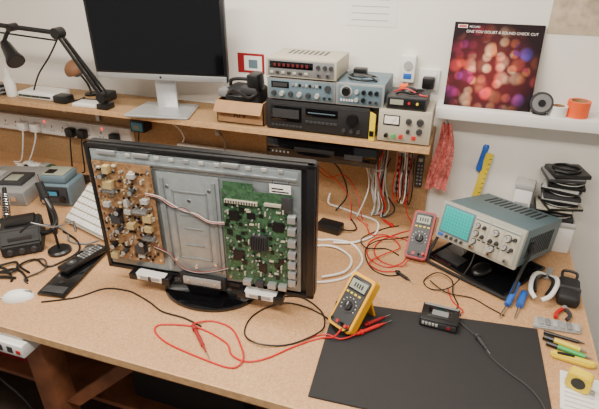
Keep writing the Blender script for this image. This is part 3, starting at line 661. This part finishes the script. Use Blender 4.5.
# ------------------------------------------------------------------ on the mat
b=B("cassette_recorder"); b.box(-5.6,5.6,-4.2,4.2,0,3.0,BLK,.4); b.box(-5.2,5.2,-4.35,-4.1,.6,2.5,DGR,.1); b.box(-3.6,3.6,-2.6,2.2,3.0,3.15,BLKG,.08); b.box(-2.4,2.4,-1.4,1,3.15,3.22,GRY)
for i in range(5): b.box(-4.8+i*1.0,-4.1+i*1.0,-4.6,-4.2,1.2,2.2,LGR,.08)
b.cyl((3,-4.3,1.6),.5,.3,DRED,'y',n=12); b.box(-5.2,5.2,2.8,3.8,3.0,3.3,GRY,.1); b.done(2.8,127.2,.52,rz=-3)
def probe(b,p,q,mt):
    p=Vector(p);q=Vector(q);d=q-p
    b.tube([p,p+d*.62],.55,mt,n=10,smooth=False); b.tube([p+d*.1,p+d*.16],.85,mt,n=10,smooth=False); b.tube([p+d*.60,p+d*.8],.42,mt,n=10,smooth=False,r2=.2); b.tube([p+d*.8,q],.12,CHR,n=6,smooth=False)
def Z(pts,z=.32): return [(p[0],p[1],p[2] if len(p)>2 else z) for p in pts]
b=B("red_test_lead")
b.tube(Z([(-24,110,4.5),(-26,108.5,2),(-30,108.5),(-36,103),(-42,96),(-47,93),(-52,94),(-56,98),(-67,101),(-77,99),(-79,97),(-77,94.5),(-71,92),(-59,90),(-50,89.5),(-48,93,.8),(-51,98,.5),(-57,104),(-64,105),(-68,102,.9),(-68.3,100.6,.9)]),.27,RED)
probe(b,(-68.3,101,.95),(-57,90.2,.7),DRED); b.done()
b=B("black_test_lead")
b.tube(Z([(-22,110,4.5),(-26,112,1),(-31,118),(-41,121),(-48,119),(-53,111),(-52,103),(-46,100,.9),(-38,103),(-31,110,.9),(-30.5,115,.9),(-34,121),(-42,125),(-50,122)]),.25,BLK); b.done()
b=B("test_probes"); probe(b,(-20,112.5,1.4),(-11,122,1.3),RED); probe(b,(-18.5,117,1.4),(-12,124.5,1.3),DRED)
b.tube(Z([(-20,112.5,1.4),(-24,109.5,.9),(-29,110.5),(-34,107)]),.26,RED); b.done()
b=B("black_power_cable"); b.tube(Z([(-121,95.5),(-112,101),(-106,108),(-98,109.5),(-93,108.5),(-87,106.5),(-81,104),(-73,103.5),(-66,101.8)]),.28,BLK); b.done()
b=B("white_power_cable")
b.tube(Z([(-58,166),(-47,161),(-41,162.5),(-33,162),(-27,153),(-29,142),(-35,136),(-42,134),(-50,138),(-52,148),(-46,156),(-38,157,.9),(-31,152),(-31,143,.9),(-38,137,.9)],.45),.42,WHT)
b.tube(Z([(-50,191,6),(-50,189,2),(-45,189.5),(-36,186),(-27,182),(-26,172),(-32,163,.9),(-40,160,.9)],.45),.42,WHT); b.done()
b=B("red_signal_leads")
b.tube(Z([(-11.5,155,3),(-13,154,1),(-18,151),(-25,155),(-27,165),(-22,172),(-14,172),(-12,168,.5)]),.24,RED)
b.tube(Z([(-10.5,155,2.6),(-13,153),(-20,154),(-24,160),(-23,168),(-17,176),(-12,182),(-16,188,4),(-18,190,12)]),.24,RED)
b.tube(Z([(-14.6,160),(-20,163),(-27,160,1.2),(-30,166,1.2),(-24,177),(-18,182)]),.24,BLK)
b.tube(Z([(-13,150),(-19,148),(-24,151,.9),(-20,158,.9),(-15,165,.9),(-21,172,.9),(-27,170,1.2),(-31,178),(-36,183)]),.22,RED)
b.tube(Z([(-12,148),(-17,146),(-23,149),(-27,158,1.3),(-24,166,1.3),(-17,170,1.3),(-12,176),(-8,184)]),.22,BLK)
probe(b,(-20,180,.8),(-27,186,.7),RED); probe(b,(-14,149,.8),(-7,144,.7),BLK); b.done()
b=B("scope_probe_lead")
b.tube(Z([(11,152,12),(9.5,148,8),(5,144,2),(-1,143),(-4,147),(0,152,1.3),(5,149,1.5),(6,143),(8,137),(7,134),(9,131.8,.8)]),.22,BLK)
b.tube(Z([(-2,147,.9),(4,142,.9),(12,142.5),(17,139.5),(22,136.6)]),.2,BLK); b.tube(Z([(4,145,.9),(6,139),(9.5,134.5,.6),(8,132,.8)]),.2,RED); b.done()
b=B("black_test_lead"); b.tube(Z([(8.6,128,1.4),(10.5,126.5,.85),(14,123,.85),(18,116,.85),(22,112,.85),(28,107,.85),(31,100,.85),(30,93,.85)]),.22,DGR)
probe(b,(13.6,123.6,1.4),(17.6,116.6,1.4),DGR); b.done()
# ------------------------------------------------------------------ left side
b=B("computer_keyboard"); b.X=T(rx=38)
b.box(0,44,0,19,0,1.8,BEI,.5)
for r in range(6):
    for c in range(19):
        if (r,c) in ((0,4),(0,5),(0,6),(0,7)): continue
        b.box(1.2+c*2.2,3.05+c*2.2,1.2+r*2.8,3.5+r*2.8,1.8,2.6,LBL,.15,seg=1)
b.box(9.9,18.8,1.2,3.5,1.8,2.6,LBL,.15)
b.X=Matrix(); 
for x in (4,40): b.prism([(13.5,0),(14.5,0),(14.5,11.0),(13.5,10.4)],x-1,x+1,GRY,'x')
b.done(-150.5,141,.15,rz=-17)
b=B("plastic_stand_strip"); b.box(-5,5,-15.5,15.5,.02,1.3,BLKG,.4); b.box(-4,4,-14.5,-11,1.3,1.5,DGR,.1); 
for y in (-9,12): b.cyl((0,y,1.3),.9,.3,BLKM,n=14)
b.done(-122.3,114,0,rz=8)
b=B("remote_control"); b.box(-2.6,2.6,-9,9,0,2,BLK,.6)
for r in range(7):
    for c in range(3): b.box(-1.8+c*1.35,-.9+c*1.35,-1+r*1.25,-.2+r*1.25,2,2.2,(GRY if (r+c)%4 else LGR),.06)
b.cyl((0,-4.6,2),1.7,.15,DGR,n=20); b.cyl((0,-4.6,2.1),.6,.15,GRY,n=12)
b.done(-122.5,118,1.62,rz=-12)
b=B("computer_mouse"); b.sph((0,0,0.05),2.9,WHT,(1,1.75,1.05),half=True,u=24,v=16); b.box(-.25,.25,2,3.6,2.2,2.8,GRY,.15); b.box(-.05,.05,1.2,4.6,1.0,2.7,GRY)
b.tube([(0,-5.0,1),(-1,-7,.4),(-4,-12,.3),(-10,-12,.3)],.2,WHT); b.done(-130,95,.02,rz=-62)
b=B("soldering_station"); b.box(-7.5,7.5,-7,7,0,10.5,BLUI,1.1,seg=3); b.prism([(-7.3,2),(-8.4,2.6),(-7.4,9.6),(-6.6,9.6)],-6.6,6.6,DGR,'x',bev=.2); 
b.box(-4.5,3,-8.4,-7.7,5.4,8.4,BLK,.1); b.box(-3.8,2.4,-8.5,-8.38,6,7.9,CYAN); b.cyl((4.6,-8,4.6),1.3,1.2,BLK,'y',n=18); b.cyl((-4,-8.1,3.4),.8,1.2,CHR,'y',n=12)
b.box(-6,6,-6,5,10.5,14,BLUI,1.0); b.box(-5,5,-5,4,14,14.6,LCD,.2); b.box(-4,0,-4,0,14.6,14.9,BLK,.1)
b.done(-166,158,.02,rz=12)
b=B("hot_air_station"); b.X=T(0,0,.02)
b.prism([(-8,0),(8,0),(8,9),(-3,9),(-8,5)],-7,7,BLKM,'x',bev=.6)
b.box(-4,4,-6.8,-6.3,5.6,7.6,DGR,.1)
for x in (-4,0,4): b.cyl((x,-8,2.4),1.1,1.2,DGR,'y',r2=.9,n=16)
b.box(-5,5,-1,7,9,10.2,BLK,.4)
b.tube([(7,-4,6),(11,-7,8),(13,-4,10),(12,2,12),(10,6,16)],1.0,BLK,n=10); b.tube([(10,6,16),(9,8,22)],1.5,BLKM,n=12,smooth=False); b.tube([(9,8,22),(8.8,8.6,25)],.6,CHR,n=10,smooth=False)
b.prism([(4,0),(8,0),(9,17),(6,17)],9.6,11.4,BLK,'x',bev=.3)
b.done(-153,121.5,0,rz=40)
b=B("soldering_iron_stand"); b.box(-4,4,-6,6,.02,2.2,BLKM,.8); b.box(-3,3,-5,-1,2.2,2.8,TAN,.4)
P=[]
for i in range(60): a=i*.9; P.append((1.5*math.cos(a),1+i*.14,4+1.5*math.sin(a)+i*.1))
b.tube(P,.18,CHR,n=5,sub=2); b.tube([(0,0,3.5),(0,12,12.5)],.9,BLK,n=10,smooth=False); b.done(-170,130,0,rz=40)
b=B("helping_hands_stand"); b.cyl((0,0,.02),4.2,1.4,BLK,n=24,rings=[(4.2,0),(4.2,1),(3.4,1.6)]); b.tube([(0,0,1),(0,0,9),(1,1,12)],.5,BLK,n=8); b.tube([(-7,-3,13),(0,0,11),(7,3,13)],.35,CHR,n=8); b.tube([(-7,-3,13),(-10,-6,10)],.4,BLK,smooth=False,n=6); b.tube([(7,3,13),(9,1,10)],.4,BLK,smooth=False,n=6)
b.done(-137,122,0)
b=B("cable_tangle")
b.tube(Z([(-139,101),(-141,103),(-147,106,.6),(-156,106,.6),(-160,110,.6),(-150,103),(-144,107),(-139,106),(-134,103)],.5),.45,BLK)
b.tube(Z([(-137,107),(-143,109,1),(-141,114,.8),(-134,112),(-131,116),(-130,124,.5),(-136,130,.5),(-146,134,.5)],.5),.4,BLK)
b.tube(Z([(-133,102),(-136,104),(-133,110,.9),(-138,115,.9),(-143,113)]),.3,DGR)
b.tube(Z([(-172,122),(-164,112),(-154,102),(-148,101),(-142,102,.9),(-139,103)],.5),.5,BLK)
b.tube(Z([(-172,118),(-166,108),(-160,103),(-152,104,1.1),(-146,110,1.1),(-142,105,1.1),(-148,102,1.3),(-158,98),(-166,100)],.5),.45,BLK)
b.tube(Z([(-158,136),(-150,136),(-143,133),(-138,128.6,.5),(-131,129),(-128,133)],.45),.35,GRY); b.done()
b=B("metal_instrument_case"); b.box(-17,17,-14,14,0,7,SIL,.5); b.box(-16.6,16.6,-14.2,-13.9,.6,6.4,GRY,.1); b.box(-12,-2,-6,6,7,8,LGR,.3); b.box(2,13,-8,4,7,8.6,DGR,.4); b.box(4,10,-6,0,8.6,9.0,LCD,.1)
for x in (-12,12): b.box(x-1.2,x+1.2,-14.7,-14.1,2.6,5,CHR,.15)
b.tube([(-6,-14.2,4),(-6,-16.4,4),(6,-16.4,4),(6,-14.2,4)],.5,BLK,smooth=False); b.done(-197,156,.02,rz=15)
b=B("power_brick"); b.box(-5,5,-3,3,0,3.6,BLK,.7); b.tube([(5,0,1.8),(9,0,1),(12,-2,.4),(15,-3,.4)],.3,BLK); b.done(-172,174,.02,rz=8)
b=B("power_brick"); b.box(-5,5,-3,3,0,3.6,BLK,.7); b.tube([(5,0,1.8),(8,2,1),(9,6,.4),(4,12,.4)],.3,BLK); b.done(-44,170,.02,rz=-10)
b=B("electronic_parts_heap")
R=random.Random(12)
for i in range(24):
    x,y=R.uniform(-10,10),R.uniform(-3,3); w=R.uniform(1.5,5)
    b.box(-w/2,w/2,-w/3,w/3,0,R.uniform(1,3.5),R.choice((BLK,GRY,PG,WHT,DGR,BLK,LGR,BEI)),.15,X=T(x,y,.02,rz=R.uniform(0,180)))
b.done(-202,180,0)
# ------------------------------------------------------------------ lights
for i,(x,y) in enumerate(((-120,40),(10,20),(-60,130))):
    b=B("ceiling_light"); b.box(-62,62,-9,9,0,4,WHT,.5); b.done(x,y,160.9)
    l=bpy.data.lights.new("fluorescent_tube","AREA"); l.shape='RECTANGLE'; l.size=1.2; l.size_y=.16; l.energy=(38,32,29)[i]; l.color=(1,.92,.81)
    o=bpy.data.objects.new("fluorescent_tube",l); scene.collection.objects.link(o); o.location=(x*S,y*S,(160.6+BZ)*S)
w=bpy.data.worlds.new("world"); scene.world=w; w.use_nodes=True
w.node_tree.nodes["Background"].inputs[0].default_value=(1,.97,.93,1); w.node_tree.nodes["Background"].inputs[1].default_value=.3
# ------------------------------------------------------------------ camera
c=bpy.data.cameras.new("camera"); c.lens=30.05; c.sensor_width=36; c.clip_start=.02
o=bpy.data.objects.new("camera",c); scene.collection.objects.link(o); o.location=(0,0,(105+BZ)*S)
o.rotation_euler=(math.radians(62),0,math.radians(18.6)); scene.camera=o
